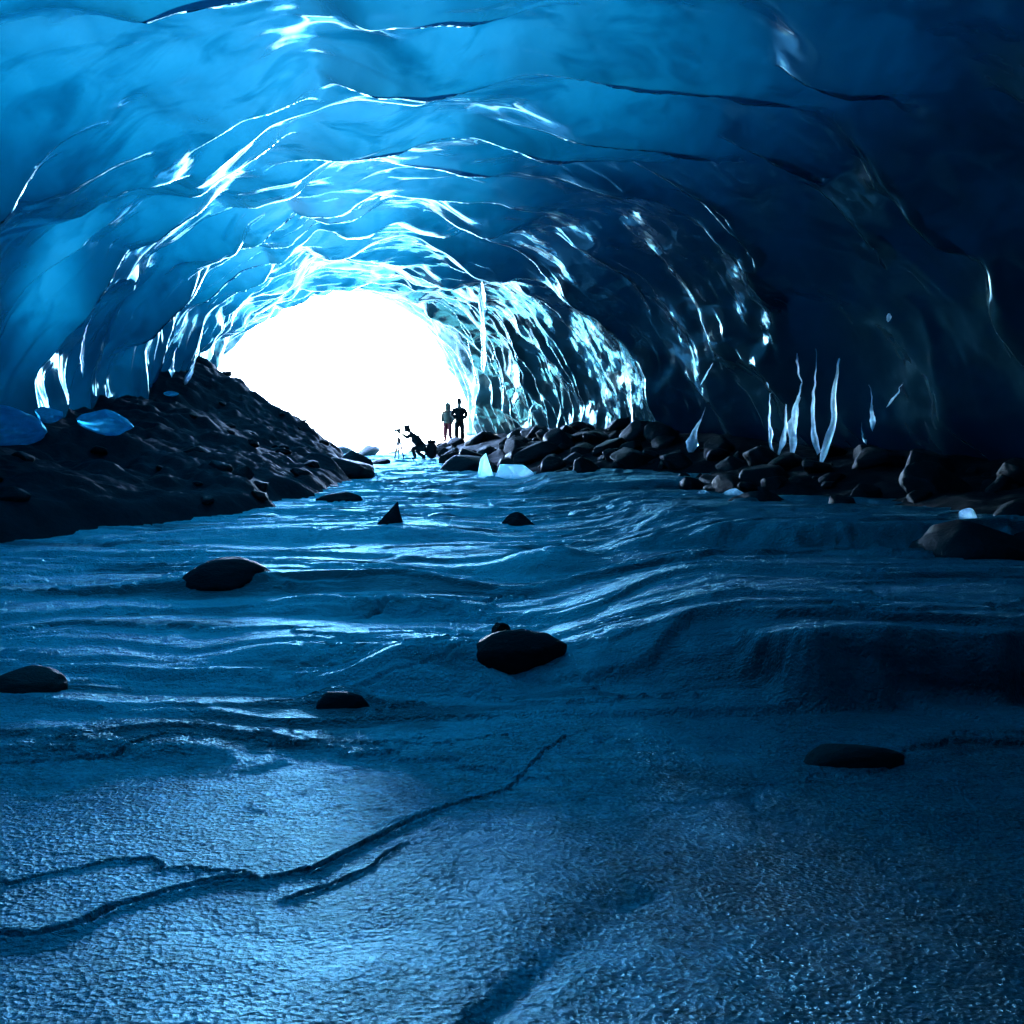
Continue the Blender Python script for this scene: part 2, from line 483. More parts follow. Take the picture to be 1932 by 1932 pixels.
def scales(u, v, cu, cv, seed, ramp=0.7, k=26.0, jit=0.95):
    """overlapping hollowed scales: value 0..1 rises slowly along v to a sharp lip"""
    U, W = u / cu, v / cv
    iu, iv = np.floor(U), np.floor(W)
    num = np.zeros(U.shape); den = np.zeros(U.shape) + 1e-12; dmin = np.full(U.shape, 9.0)
    for a in (-1, 0, 1):
        for b in (-2, -1, 0, 1, 2):
            cx_, cy_ = iu + a, iv + b
            r1 = _h(cx_, cy_, cx_ * 0, seed); r2 = _h(cx_, cy_, cx_ * 0, seed + 7); r3 = _h(cx_, cy_, cx_ * 0, seed + 13)
            du = U - (cx_ + 0.5 + jit * (r1 - 0.5)); dv = W - (cy_ + 0.5 + jit * (r2 - 0.5))
            # lips bow like the edge of a scale
            dd = du * du + dv * dv * np.where(dv > 0, 0.8, 1.5)
            val = (0.55 * du * du + 0.45 * dv * dv + ramp * (dv + 0.35)) * (0.72 + 0.5 * r3)
            w = np.exp(-k * dd)
            num += w * val; den += w
            dmin = np.minimum(dmin, dd)
    return num / den


def lips(u, v, cu, cv, seed, drop=0.055, jit=0.9, bow=0.45, k=22.0):
    """separate crescent lips: the ice swells slowly along v and breaks off behind a bowed edge that fades out at both ends"""
    U, W = u / cu, v / cv
    iu, iv = np.floor(U), np.floor(W)
    acc = np.ones(U.shape)
    for a in (-1, 0, 1):
        for b in (-1, 0, 1):
            cx_, cy_ = iu + a, iv + b
            r1, r2, r3, r4 = [_h(cx_, cy_, cx_ * 0, seed + q) for q in (0, 7, 13, 29)]
            du = (U - (cx_ + 0.5 + jit * (r1 - 0.5))) / (0.75 + 0.5 * r4)
            t = W - (cy_ + 0.5 + jit * (r2 - 0.5)) - bow * du * du + 0.25 * (r4 - 0.5) * du
            prof = np.where(t < 0, sstep(-0.95, 0.12, t) / 0.953, np.exp(-(np.maximum(t, 0) / drop) ** 2))
            w = (1 - sstep(0.12, 0.72, np.abs(du))) * sstep(0.12, 0.30, r3)
            acc = acc + np.exp(np.minimum(k * prof * w * (0.35 + 0.65 * r3), 60)) - 1
    return np.log(acc) / k


def shell_point(th, y):
    c, w, h = smooth_interp(y, KC), smooth_interp(y, KW), smooth_interp(y, KH)
    ct, st = np.cos(th), np.sin(th)
    x = c + w * np.sign(ct) * np.abs(ct) ** 0.92
    z = -0.6 + (h + 0.6) * np.maximum(st, 0) ** 0.80
    return x, z


def build_cave():
    NT_ = 560
    ys = list(np.linspace(-14, 6.5, 45)) + list(np.arange(6.6, 45.4, 0.052))
    ys = np.array(ys)
    th = np.linspace(0.0, math.pi, NT_)
    Y, T = np.meshgrid(ys, th, indexing='ij')
    # ragged mouth
    edge = 0.9 * fbm(th * 2.2, th * 0 + 3, seed=71, oct=4) + 0.8 * np.abs(np.sin(th * 5.3 + 1)) ** 2
    Y = Y + edge[None, :] * sstep(38, 45.4, Y)
    X, Z = shell_point(T, Y)
    # outward normal by differences
    e = 0.02
    xa, za = shell_point(np.clip(T + e, 0, math.pi), Y); xb, zb = shell_point(np.clip(T - e, 0, math.pi), Y)
    tx, tz = xa - xb, za - zb
    L = np.hypot(tx, tz) + 1e-9
    nx, nz = -tz / L, tx / L            # points into the cave
    s = np.sign((smooth_interp(Y, KC) - X) * nx + (2.5 - Z) * nz)
    nx, nz = nx * s, nz * s
    u = T * 7.6                          # arc coordinate, metres, 0 = right foot
    side = T / math.pi
    wu = u + 0.9 * fbm(u * 0.25, Y * 0.25, seed=81, oct=3)
    wy = Y + 0.9 * fbm(u * 0.25, Y * 0.25, seed=82, oct=3)
    right = 1 - sstep(0.18, 0.40, side)
    far = sstep(14, 30, Y) * (0.04 + 0.96 * sstep(0.30, 0.45, side) + 0.9 * sstep(35, 40, Y) * (1 - sstep(0.30, 0.45, side)))
    lipv = sstep(-0.35, 0.35, fbm(u * 0.45 + 9, Y * 0.45, seed=89, oct=3))
    cups = scales(wu, wy, 3.1, 2.6, 91, 0.12, 7)
    big = lips(wu, wy, 2.3, 2.1, 141, drop=0.05, bow=0.65)
    mid = lips(wu + 3, wy + 1, 1.5, 1.15, 143)
    small = lips(wu, wy, 0.9, 0.7, 147)
    flute = scales(wu * 0.42 + 0, wy, 1.0, 0.95, 95, 0.7, 22)
    rough = fbm(u * 0.35, Y * 0.3, seed=85, oct=4)
    chop = fbm(u * 1.6, Y * 1.6, seed=86, oct=4)
    d = 0.85 * cups + 0.55 * big * (0.45 + 0.55 * sstep(0.25, 0.42, side)) + (0.03 + 0.13 * far) * mid * sstep(-0.5, 0.3, fbm(u * 0.3, Y * 0.3, seed=88, oct=2)) \
        + (0.012 + 0.045 * far) * small * (0.4 + sstep(-0.4, 0.4, rough)) \
        + 0.30 * flute * right * sstep(31, 37, Y) + 0.30 * rough + (0.004 + 0.03 * (1 - sstep(0.25, 0.5, side))) * chop
    d = d * (1 - 0.55 * sstep(42.3, 45, Y)) - 0.52
    # the foot of the right wall is undercut above the rubble
    z_und = sstep(1.8, 0.6, Z) * (1 - sstep(0.3, 0.5, side))
    d = d - 0.7 * z_und
    X = X + nx * d; Z = Z + nz * d
    # ice depth with shade put in: dark right, lower left and behind, bright crown
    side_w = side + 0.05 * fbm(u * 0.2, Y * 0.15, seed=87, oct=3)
    shade_thick = 4.0 + 15.0 * sstep(0.56, 0.22, side_w) + 10.0 * sstep(0.61, 0.85, side_w) + 3.6 * (cups - 0.25) + 0.7 * (big - 0.3) + 1.8 * rough
    bright_spot = np.exp(-(((Y - 16.4) / 1.5) ** 2 + ((Z - 4.2 + 0.5 * (Y - 16.4)) / 0.75) ** 2) ** 1.5) * (side > 0.5)  # patch of left wall brightened by cutting the depth
    shade_thick = shade_thick * (1 - 0.55 * bright_spot)
    shade_thick = shade_thick * (1 - 0.80 * sstep(40.5, 45.5, Y)) + 1.2 * (1 - sstep(8, 22, Y)) + 11 * (1 - sstep(-3, 6.5, Y))  # thinner mouth lip; roof behind the camera darkened through the depth
    Z[:, 0] = -2.8; Z[:, -1] = -2.8      # the walls stand in the ground
    V = np.stack([X, Y, Z], -1).reshape(-1, 3)
    me = mesh_np('ice_cave', V, grid_faces(*X.shape))
    at_ = me.attributes.new('shading_thickness', 'FLOAT', 'POINT')
    at_.data.foreach_set('value', np.clip(shade_thick, 0.2, 40).astype(np.float32).ravel())
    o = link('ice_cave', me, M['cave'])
    tag(o, kind='structure')
    # the closed inner end of the cave, behind the camera
    ring = [(float(a), float(b)) for a, b in zip(X[0], Z[0])]
    bm = bmesh.new()
    c = bm.verts.new((0, -15.0, 2.0))
    vs = [bm.verts.new((a, -14.0, b)) for a, b in ring]
    for i in range(len(vs)): bm.faces.new((c, vs[i], vs[(i + 1) % len(vs)]))
    me = bpy.data.meshes.new('cave_end'); bm.to_mesh(me); bm.free()
    tag(link('cave_end', me, M['bank']), kind='structure')


build_cave()

# ------------------------------------------------------------------ banks, sky blockers, ground outside
LY = [-6, 3, 8, 11.7, 16, 20, 26, 30, 36, 46, 60]
LX = [-7.5, -7.2, -6.7, -6.1, -3.9, -3.7, -3.9, -4.9, -6.6, -9.5, -12]
LS = [0.25, 0.25, 0.25, 0.24, 0.22, 0.25, 0.36, 0.62, 0.72, 0.45, 0.3]
RY = [-6, 3, 7.5, 9, 11.7, 16, 21, 25, 30, 36, 46, 60]
RX = [5.2, 4.6, 3.9, 3.7, 4.2, 3.6, 3.0, 0.2, -1.5, -3.0, -5, -6]
RH = [0.3, 0.3, 0.40, 0.55, 0.50, 0.55, 0.75, 0.8, 0.8, 0.7, 0.6, 0.4]


def left_h(x, y):
    xs = np.interp(y, LY, LX) + 0.5 * fbm(y * 0.4, y * 0 + 1, seed=101, oct=3)
    d = xs - x
    sl = np.interp(y, LY, LS)
    prof = np.where(d > 0, d, d * 0.5) * sl + 0.25 * sstep(0, 0.6, d)
    prof = np.minimum(prof, 4.8 + 0.05 * prof)
    n = 0.40 * fbm(x * 0.5, y * 0.5, seed=103, oct=6, gain=0.58) + 0.22 * np.abs(fbm(x * 1.7, y * 1.7, seed=104, oct=4))
    return 0.02 * y + prof + n * sstep(-0.3, 1.2, d) - 0.06


def right_h(x, y):
    xs = np.interp(y, RY, RX) + 0.4 * fbm(y * 0.5, y * 0 + 1, seed=111, oct=3)
    d = x - xs
    hh = np.interp(y, RY, RH)
    prof = hh * (1 - np.exp(-np.maximum(d, 0) * 0.9)) + np.minimum(d, 0) * 0.4 + 0.12 * np.maximum(d - 1, 0)
    n = 0.16 * fbm(x * 0.9, y * 0.9, seed=113, oct=5) + 0.05 * np.abs(fbm(x * 3, y * 3, seed=114, oct=3))
    return 0.02 * y + prof + n * sstep(-0.3, 0.6, d) - 0.04


def build_bank(name, fn, x0f, x1f, y0, y1, mat, nx=230, dy=0.11):
    ys = np.arange(y0, y1, dy)
    u = np.linspace(0, 1, nx)
    Y = np.repeat(ys[:, None], nx, 1)
    X0 = np.array([x0f(v) for v in ys])[:, None]; X1 = np.array([x1f(v) for v in ys])[:, None]
    X = X0 + (X1 - X0) * u[None, :]
    Z = fn(X, Y)
    o = link(name, mesh_np(name, np.stack([X, Y, Z], -1).reshape(-1, 3), grid_faces(*X.shape)), mat)
    return tag(o, kind='structure')


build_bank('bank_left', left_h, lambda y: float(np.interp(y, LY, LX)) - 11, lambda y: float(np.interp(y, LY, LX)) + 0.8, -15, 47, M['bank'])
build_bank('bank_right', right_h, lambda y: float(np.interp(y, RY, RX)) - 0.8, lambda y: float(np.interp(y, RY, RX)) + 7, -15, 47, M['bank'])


def build_sky_blocker():  # unseen slope, added to keep skylight off the right wall
    ys = np.linspace(-16, 43, 120)
    t = np.linspace(0, 1, 60)
    Y = np.repeat(ys[:, None], 60, 1)
    th0 = R(58)
    ex, ez = shell_point(np.full(ys.shape, th0), ys)
    X = (ex + 0.8)[:, None] + 42 * t[None, :] ** 1.2
    Z = (ez + 1.6)[:, None] + 42 * t[None, :] + 1.5 * fbm(X * 0.12, Y * 0.12, seed=121) * sstep(0, 0.1, t)[None, :]
    # the two ends come down to the ground
    lowa, lowb = [np.where(X[q] > float(smooth_interp(ys[q], KC) + smooth_interp(ys[q], KW)) + 0.8, -2.0, np.minimum(Z[q] - 0.1, ez[q] + 0.9)) for q in (0, -1)]
    rows = [np.stack([X[0], Y[0] - 0.5, lowa], -1)] + [np.stack([X[i], Y[i], Z[i]], -1) for i in range(len(ys))] + [np.stack([X[-1], Y[-1] + 0.5, lowb], -1)]
    V = np.array(rows).reshape(-1, 3)
    o = link('sky_blocker_right', mesh_np('sky_blocker_right', V, grid_faces(len(rows), 60)), M['blocker'])
    tag(o, kind='structure')


build_sky_blocker()


def build_side_blocker():
    """unseen slope outside the left wall, added to block low skylight"""
    ys = np.linspace(-16, 40, 90)
    t = np.linspace(0, 1, 40)
    Y = np.repeat(ys[:, None], 40, 1)
    ex, ez = shell_point(np.full(ys.shape, R(180 - 15)), ys)
    X = (ex - 2.2)[:, None] - 40 * t[None, :] ** 1.3
    Z = (ez + 0.4)[:, None] + 9 * t[None, :] + 0.5 * fbm(X * 0.2, Y * 0.2, seed=123) * sstep(0, 0.1, t)[None, :]
    rows = [np.stack([X[0], Y[0] - 0.5, X[0] * 0 - 2], -1)] + [np.stack([X[i], Y[i], Z[i]], -1) for i in range(len(ys))] + [np.stack([X[-1], Y[-1] + 0.5, X[-1] * 0 - 2], -1)]
    o = link('sky_blocker_left', mesh_np('sky_blocker_left', np.array(rows).reshape(-1, 3), grid_faces(len(rows), 40)), M['blocker'])  # added only to darken the lower left wall
    tag(o, kind='structure')


build_side_blocker()


def build_ground():
    a = np.concatenate([np.linspace(-3000, -80, 10), np.linspace(-70, 70, 90), np.linspace(80, 3000, 10)])
    b = np.concatenate([np.linspace(-3000, -80, 10), np.linspace(-60, 110, 120), np.linspace(120, 6000, 12)])
    Y, X = np.meshgrid(b, a, indexing='ij')
    Z = -2.0 + 2.75 * sstep(42, 47, Y) + 0.25 * fbm(X * 0.2, Y * 0.2, seed=131) * sstep(44, 50, Y)
    Z = Z + 2.6 * sstep(-18, -26, X) * sstep(-40, 0, Y) * 0
    o = link('ground', mesh_np('ground', np.stack([X, Y, Z], -1).reshape(-1, 3), grid_faces(*X.shape)), M['ground'])
    tag(o, kind='structure')


build_ground()

# ------------------------------------------------------------------ rocks
def rock_mesh(name, seed, sub=4, angular=0.5, flat=1.0):
    r = random.Random(seed)
    bm = bmesh.new()
    bmesh.ops.create_icosphere(bm, subdivisions=sub, radius=1.0)
    P = np.array([v.co[:] for v in bm.verts])
    f = 1 + 0.20 * fbm(P[:, 0] * 1.2, P[:, 1] * 1.2, P[:, 2] * 1.2, seed=seed, oct=2) + 0.10 * fbm(P[:, 0] * 3, P[:, 1] * 3, P[:, 2] * 3, seed=seed + 50, oct=4)
    P = P * f[:, None]
    for _ in range(11):
        n = np.array([r.gauss(0, 1), r.gauss(0, 1), abs(r.gauss(0, .8)) - .15]); n /= np.linalg.norm(n)
        lim = r.uniform(0.5, 0.88)
        d = P @ n - lim
        P = P - np.where(d > 0, d * angular, 0)[:, None] * n
    P[:, 2] *= flat
    P = P * (1 + 0.02 * fbm(P[:, 0] * 9, P[:, 1] * 9, P[:, 2] * 9, seed=seed + 90, oct=3))[:, None]
    for v, c in zip(bm.verts, P): v.co = c
    for fc in bm.faces: fc.smooth = True
    me = bpy.data.meshes.new(name)
    bm.to_mesh(me); bm.free()
    return me


ROCKS = [rock_mesh('rock', 200 + i, 4, 0.72 + 0.07 * (i % 4), 0.8) for i in range(12)]
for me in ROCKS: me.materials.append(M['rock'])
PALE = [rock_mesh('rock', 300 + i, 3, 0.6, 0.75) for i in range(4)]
for me in PALE: me.materials.append(M['rock2'])


def rock(me, x, y, z, sx, sy, sz, rz, label, group=None, cat='rock', name='rock', tilt=0.25):
    o = bpy.data.objects.new(name, me)
    COL.objects.link(o)
    o.location = (x, y, z); o.scale = (sx, sy, sz)
    o.rotation_euler = (rnd.uniform(-tilt, tilt), rnd.uniform(-tilt, tilt), rz)
    tag(o, label, cat, group)
    return o


def fh(x, y): return float(floor_h(np.array([x]), np.array([y]))[0])
def lh(x, y): return float(left_h(np.array([x]), np.array([y]))[0])
def rh(x, y): return float(right_h(np.array([x]), np.array([y]))[0])


def on_ice(px, py):
    d = ray(px, py)
    D = np.arange(2.2, 45, 0.02)
    zz = CAM_Z + d.z * D - floor_h(d.x * D, D)
    i = int(np.argmax(zz < 0))
    return Vector((d.x * D[i], D[i], CAM_Z + d.z * D[i]))


def stream_rock(px, py, w_px, h_px, label, seed, mat='rock', depth=0.8, name='boulder', sub=4, ang=0.6, rz=0.0, sink=0.58, tilt=0.05, taper=0.0, lean=0.0):
    """a rock frozen into the stream ice; px, py = middle of its foot on the photograph"""
    p = on_ice(px, py)
    s = p.y / FPX
    hw, hh = w_px * s / 2, h_px * s
    me = rock_mesh(name, seed, sub, ang, 1.0)
    for v in me.vertices:
        k_ = max(0.0, (v.co.z + 0.5) / 1.4)
        v.co.x = v.co.x * (1 - taper * k_) + lean * k_; v.co.y *= 1 - taper * k_
    me.materials.append(M[mat])
    z = fh(p.x, p.y)
    return rock(me, p.x, p.y + hw * depth * 0.8, z + hh * (0.5 - sink), hw * 1.35, hw * depth, hh * 0.72, rz, label, None, 'rock', name, tilt)


stream_rock(402, 1106, 170, 58, 'smooth dark rounded boulder frozen into the ice on the left of the stream', 401, sink=0.45)
stream_rock(945, 1268, 190, 80, 'dark lumpy boulder beside the ice hump in mid stream', 402, ang=0.5, sink=0.45)
stream_rock(945, 1200, 34, 40, 'small dark stone sticking up just behind the lumpy mid stream boulder', 403, ang=0.9, name='stone')
stream_rock(640, 1340, 90, 50, 'low dark rock at the foot of the curving ice hump', 404, name='stone')
stream_rock(732, 990, 50, 44, 'small fin shaped dark rock standing on the bright far ice', 405, ang=0.7, depth=0.5, name='stone', sink=0.3, taper=0.75, lean=0.5)
stream_rock(974, 992, 62, 32, 'flat topped dark stone on the far ice right of the fin shaped rock', 406, name='stone', taper=0.5, sink=0.4)
stream_rock(28, 1312, 150, 62, 'dark brown rock half out of frame at the left edge of the stream', 427, 'rockb')
stream_rock(1622, 1452, 200, 62, 'flat dark brown rock showing through the foreground ice at right', 408, 'rockb', depth=0.5, sink=0.55)
stream_rock(640, 945, 70, 26, 'low dark rock at the left shore near the far shallows', 409, depth=0.6)

# the big boulders of the right shore
def place_px(me_seed, px, py, D, w_px, h_px, label, mat='rock', name='boulder', ang=0.7, depth=0.9, flat=1.0):
    p = at(px, py, D)
    s = D / FPX
    me = rock_mesh(name, me_seed, 4, ang, flat)
    me.materials.append(M[mat])
    return rock(me, p.x, p.y, p.z, w_px * s / 2, w_px * s / 2 * depth, h_px * s / 2, rnd.uniform(-0.4, 0.4), label, None, 'rock', name, 0.1)


place_px(523, 1850, 1085, 8.6, 330, 190, 'huge dark rounded boulder at the right edge of the frozen stream', ang=0.6)
place_px(502, 1930, 1000, 10.5, 150, 130, 'dark boulder at the right frame edge behind the huge rounded one')
place_px(503, 1585, 955, 13.5, 60, 56, 'rounded grey boulder standing out of the dark right bank')
place_px(504, 1640, 975, 12.6, 80, 50, 'dark angular boulder beside the rounded grey one on the right bank')
place_px(505, 1440, 955, 14.5, 150, 70, 'long dark boulder behind the square ice block')
place_px(506, 625, 893, 25.5, 190, 66, 'long flat black boulder jutting from the left bank into the stream')
place_px(507, 665, 880, 27.0, 100, 56, 'humped black boulder topping the long flat one on the left shore')
place_px(508, 718, 872, 33.0, 40, 16, 'small dark stone in the shallows left of the crouching person', name='stone')
place_px(509, 880, 885, 28.0, 120, 60, 'dark slanting boulder behind the upright ice block')
place_px(510, 1105, 890, 23.0, 70, 60, 'upright rounded grey boulder at the right shore')
place_px(511, 1150, 880, 24.0, 80, 50, 'smooth grey boulder right of the upright rounded one on the right shore')
place_px(512, 1050, 880, 24.5, 60, 50, 'rounded grey boulder just right of the lying ice block')

LAB_R = ['grey cobble in the rubble bank under the shining ice columns',
         'dark wet cobble on the right bank in front of the ice columns']
cnt = 0
while cnt < 210:
    y = rnd.uniform(12, 40)
    xs = float(np.interp(y, RY, RX)); xw = float(smooth_interp(np.array([y]), KC)[0] + smooth_interp(np.array([y]), KW)[0])
    x = xs + rnd.random() ** 1.2 * max(0.6, (xw - xs))
    sz = (0.07 + 0.38 * rnd.random() ** 2.2) * (1.25 if y > 20 else 1.0)
    far = y > 27
    z = rh(x, y)
    me = rnd.choice(ROCKS)
    if far:
        rock(me, x, y, z + sz * 0.2, sz * rnd.uniform(.9, 1.4), sz, sz * rnd.uniform(.6, .9), rnd.uniform(0, 6.3), 'grey stone in the far rubble at the feet of the standing people', 'stones in the far rubble', name='stone', tilt=0.5)
    else:
        rock(me, x, y, z + sz * 0.2, sz * rnd.uniform(.9, 1.4), sz, sz * rnd.uniform(.6, .9), rnd.uniform(0, 6.3), LAB_R[0] if y > 17 else LAB_R[1], 'cobbles of the far right bank' if y > 17 else 'cobbles of the near right bank', name='cobble', tilt=0.5)
    cnt += 1
for i in range(60):
    y = rnd.uniform(12, 37)
    xs = float(np.interp(y, LY, LX))
    x = xs - rnd.random() * 4.0 + 0.2
    sz = rnd.uniform(0.08, 0.26)
    rock(rnd.choice(ROCKS), x, y, lh(x, y) + sz * 0.1, sz * 1.2, sz, sz * 0.7, rnd.uniform(0, 6.3), 'dark stone bedded in the black left slope', 'stones on the left slope', name='stone', tilt=0.4)
for i in range(60):
    y = rnd.uniform(39, 62)
    x = -7 - 0.22 * (y - 40) + rnd.uniform(-7.5, 6.5)
    sz = rnd.uniform(0.2, 0.6)
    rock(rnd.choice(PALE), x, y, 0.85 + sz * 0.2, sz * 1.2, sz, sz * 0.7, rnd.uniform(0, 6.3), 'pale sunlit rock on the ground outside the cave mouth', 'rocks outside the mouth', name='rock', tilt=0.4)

# ------------------------------------------------------------------ ice columns and icicles
def right_wall_D(px):
    tx = (px - 966) / FPX
    best = min(((abs(tx * y - (float(smooth_interp(np.array([y]), KC)[0] + smooth_interp(np.array([y]), KW)[0]) - 0.55)), y) for y in np.arange(10, 44, 0.1)))
    return best[1]


def ice_column(p0, p1, r0, r1, label, group, seed, mat='clear', name='ice_column', bend=0.06, long_tail=False):
    """tapering, slightly bent and fluted column of clear ice between two points"""
    n, k = 44, 14
    V, F = [], []
    ax = (p1 - p0); L = ax.length; ax.normalize()
    sx = ax.orthogonal().normalized(); sy = ax.cross(sx)
    t = np.linspace(0, 1, n)
    for i in range(n):
        wv_ = [float(fbm(np.array([t[i] * 4.0]), np.array([seed * 2.3 + q]), seed=seed + q, oct=3)[0]) for q in (0, 40)]
        c = p0 + ax * (L * t[i]) + sx * (bend * L * math.sin(math.pi * t[i]) * (1 if seed % 2 else -1))
        c = c + (sx * wv_[0] + sy * wv_[1]) * (0.035 * L if long_tail else 0.01 * L)
        e = (min(1.0, 0.06 + 1.35 * t[i] ** 1.5) * min(1.0, 0.25 + 3.2 * (1 - t[i])) if long_tail else min(1, 6 * t[i] + 0.15)) * min(1, 9 * (1 - t[i]) + 0.2)
        rr = (r0 + (r1 - r0) * t[i]) * e * (1 + 0.55 * float(fbm(np.array([t[i] * 6]), np.array([seed * 1.7]), seed=seed, oct=3)[0])) * (1 + 0.12 * math.sin(19 * t[i] + seed))
        for j in range(k):
            a = 2 * math.pi * j / k
            fl = 1 + 0.16 * math.sin(3 * a + seed) + 0.06 * math.sin(5 * a + 4 * t[i])
            V.append(c + (sx * math.cos(a) + sy * math.sin(a)) * rr * fl)
    for i in range(n - 1):
        for j in range(k):
            F.append((i * k + j, i * k + (j + 1) % k, (i + 1) * k + (j + 1) % k, (i + 1) * k + j))
    me = bpy.data.meshes.new(name)
    me.from_pydata([v[:] for v in V] , [], F + [tuple(range(k))[::-1], tuple(range((n - 1) * k, n * k))])
    for p in me.polygons: p.use_smooth = True
    me.update()
    o = link(name, me, M[mat])
    c0 = p1.copy()
    for v in me.vertices: v.co = v.co - c0
    o.location = c0
    return tag(o, label, 'ice column' if name == 'ice_column' else 'icicle', group)


G_COL = 'ice columns along the right wall'
COLS = [
    (1582, 697, 1549, 888, 11, 16, 'tallest white ice column, right of the pair that meets at the foot'),
    (1543, 740, 1547, 882, 6, 9, 'thin white ice column meeting the tallest one at its foot'),
    (1498, 733, 1486, 842, 11, 16, 'broad bright ice column left of the tallest pair'),
    (1518, 765, 1497, 882, 7, 9, 'slanting ice column just right of the broad bright one'),
    (1477, 780, 1466, 866, 8, 10, 'middle of the three short ice columns left of the broad one'),
    (1452, 790, 1457, 860, 11, 8, 'leftmost short ice column of the big cluster'),
    (1441, 678, 1449, 732, 8, 4, 'short wedge of ice hanging above the big column cluster'),
    (1505, 672, 1513, 725, 5, 4, 'thin ice streak above the broad bright column'),
    (1639, 762, 1647, 812, 6, 8, 'short bright ice column right of the tallest column'),
    (1632, 812, 1636, 838, 5, 5, 'stubby ice drip under the short bright column on the right'),
    (1692, 735, 1672, 770, 4, 4, 'faint slanting ice streak at the far right of the wall'),
    (1189, 738, 1189, 782, 6, 5, 'upper half of the narrow ice column above the grey boulders'),
    (1191, 788, 1184, 846, 6, 7, 'lower half of the narrow ice column above the grey boulders'),
    (1212, 752, 1211, 772, 6, 4, 'small ice drop beside the narrow column'),
    (1334, 695, 1319, 728, 7, 3, 'curved ice fang high on the wall between the two column clusters'),
    (1325, 808, 1302, 862, 6, 20, 'squat bright lump of ice at the wall foot between the column clusters'),
    (1434, 853, 1434, 872, 7, 6, 'small ice stump at the foot of the big column cluster'),
    (1004, 765, 995, 800, 7, 4, 'lone bright ice streak on the wall just right of the mouth'),
    (1677, 588, 1676, 608, 10, 8, 'single bright ice knob high on the dark right wall'),
]
for i, (x0, y0, x1, y1, w0, w1, lab) in enumerate(COLS):
    D = right_wall_D((x0 + x1) / 2) + (-0.05 if x0 > 1350 else -0.7)
    s = D / FPX
    tall = y1 - y0 > 35
    a_, b_ = at(x0 + (x0 - x1) * 0.5 + (i % 3 - 1) * 4, y0 - (0.75 * (y1 - y0) if tall else 14), D + 0.6), at(x1, y1, D - 0.15)
    ice_column(a_, b_, w0 * s * 0.42, w1 * s * 0.60, lab, G_COL, 600 + i, long_tail=True)
D = 30.0
ice_column(at(908, 530, D), at(912, 705, D), 9 * D / FPX, 3 * D / FPX, 'long straight icicle hanging from the roof right of the mouth', 'icicles', 650, name='icicle', bend=0.01)
ice_column(at(170, 595, 18.8), at(156, 712, 18.8), 6 * 18.8 / FPX / 2, 8 * 18.8 / FPX / 2, 'slim bright ice column low on the left wall', 'ice columns on the left wall', 651, long_tail=True)
ice_column(at(372, 655, 27.5), at(345, 732, 27.5), 4 * 27.5 / FPX, 5 * 27.5 / FPX, 'bright slanting ice column beside the left edge of the mouth', 'ice columns on the left wall', 652, long_tail=True)
ice_column(at(335, 655, 27), at(325, 712, 27), 3 * 27 / FPX, 4.5 * 27 / FPX, 'thin ice column left of the slanting one by the mouth', 'ice columns on the left wall', 653, long_tail=True)


def ice_chunk(px, py, D, w, h, label, seed, mat='block', depth=0.7, ang=0.95, name='ice_block', rz=0.3, top=None):
    p = at(px, py, D); s = D / FPX
    me = rock_mesh(name, seed, 4, ang, 1.0)
    if top is not None:
        for v in me.vertices:
            k = 1 - top * max(0.0, (v.co.z + 0.6) / 1.6)
            v.co.x *= k; v.co.y *= k
    for q in me.polygons: q.use_smooth = ang < 0.5 or mat == 'blue'
    me.materials.append(M[mat])
    return rock(me, p.x, p.y, p.z, w * s / 1.8, w * s / 1.8 * depth, h * s / 1.8, rz, label, None, 'ice', name, 0.05)


ice_chunk(915, 882, 24.6, 34, 52, 'upright pale shard of ice standing in mid stream', 701, top=0.38)
ice_chunk(966, 889, 24.4, 84, 40, 'pale ice slab lying beside the upright shard', 702)
ice_chunk(1388, 945, 15.5, 66, 46, 'square edged ice block at the foot of the right bank', 703, 'clear')
ice_chunk(1330, 945, 16.5, 40, 34, 'smaller ice block left of the square edged one', 704, 'clear')
ice_chunk(1090, 858, 25.5, 12, 32, 'thin upright ice splinter among the grey boulders', 705, top=0.4)
ice_chunk(1162, 868, 25, 24, 40, 'leaning ice splinter below the narrow ice column', 706, top=0.6)
ice_chunk(1826, 972, 10.2, 34, 26, 'small pale lump of ice lying on the dark right bank', 707)
ice_chunk(205, 792, 16.8, 100, 46, 'long blue blade of ice resting on the left bank', 708, 'blue', depth=0.5)
ice_chunk(-10, 800, 14.0, 160, 84, 'rounded blue ice shelf cut by the left frame edge above the dark bank', 712, 'blue', name='ice_shelf', ang=0.4)
ice_chunk(93, 780, 16.8, 54, 30, 'small blue ice sliver left of the long blue blade', 709, 'blue')
ice_chunk(322, 742, 25.0, 24, 10, 'tiny blue ice cap under the slanting column by the mouth', 710, 'blue')

# ------------------------------------------------------------------ people
def skin_obj(name, J, E, mat, parent, root, sub=2):
    bm = bmesh.new()
    lay = bm.verts.layers.skin.verify()
    vs = {}
    for k, (co, r) in J.items():
        v = bm.verts.new(co); vs[k] = v
        rr = r if isinstance(r, tuple) else (r, r)
        v[lay].radius = rr
        v[lay].use_root = (k == root)
    for a, b in E: bm.edges.new((vs[a], vs[b]))
    me = bpy.data.meshes.new(name); bm.to_mesh(me); bm.free()
    o = link(name, me, mat, parent)
    sk = o.modifiers.new('skin', 'SKIN'); sk.use_smooth_shade = True; sk.branch_smoothing = 0.4
    ss = o.modifiers.new('subsurf', 'SUBSURF'); ss.levels = sub; ss.render_levels = sub
    return o


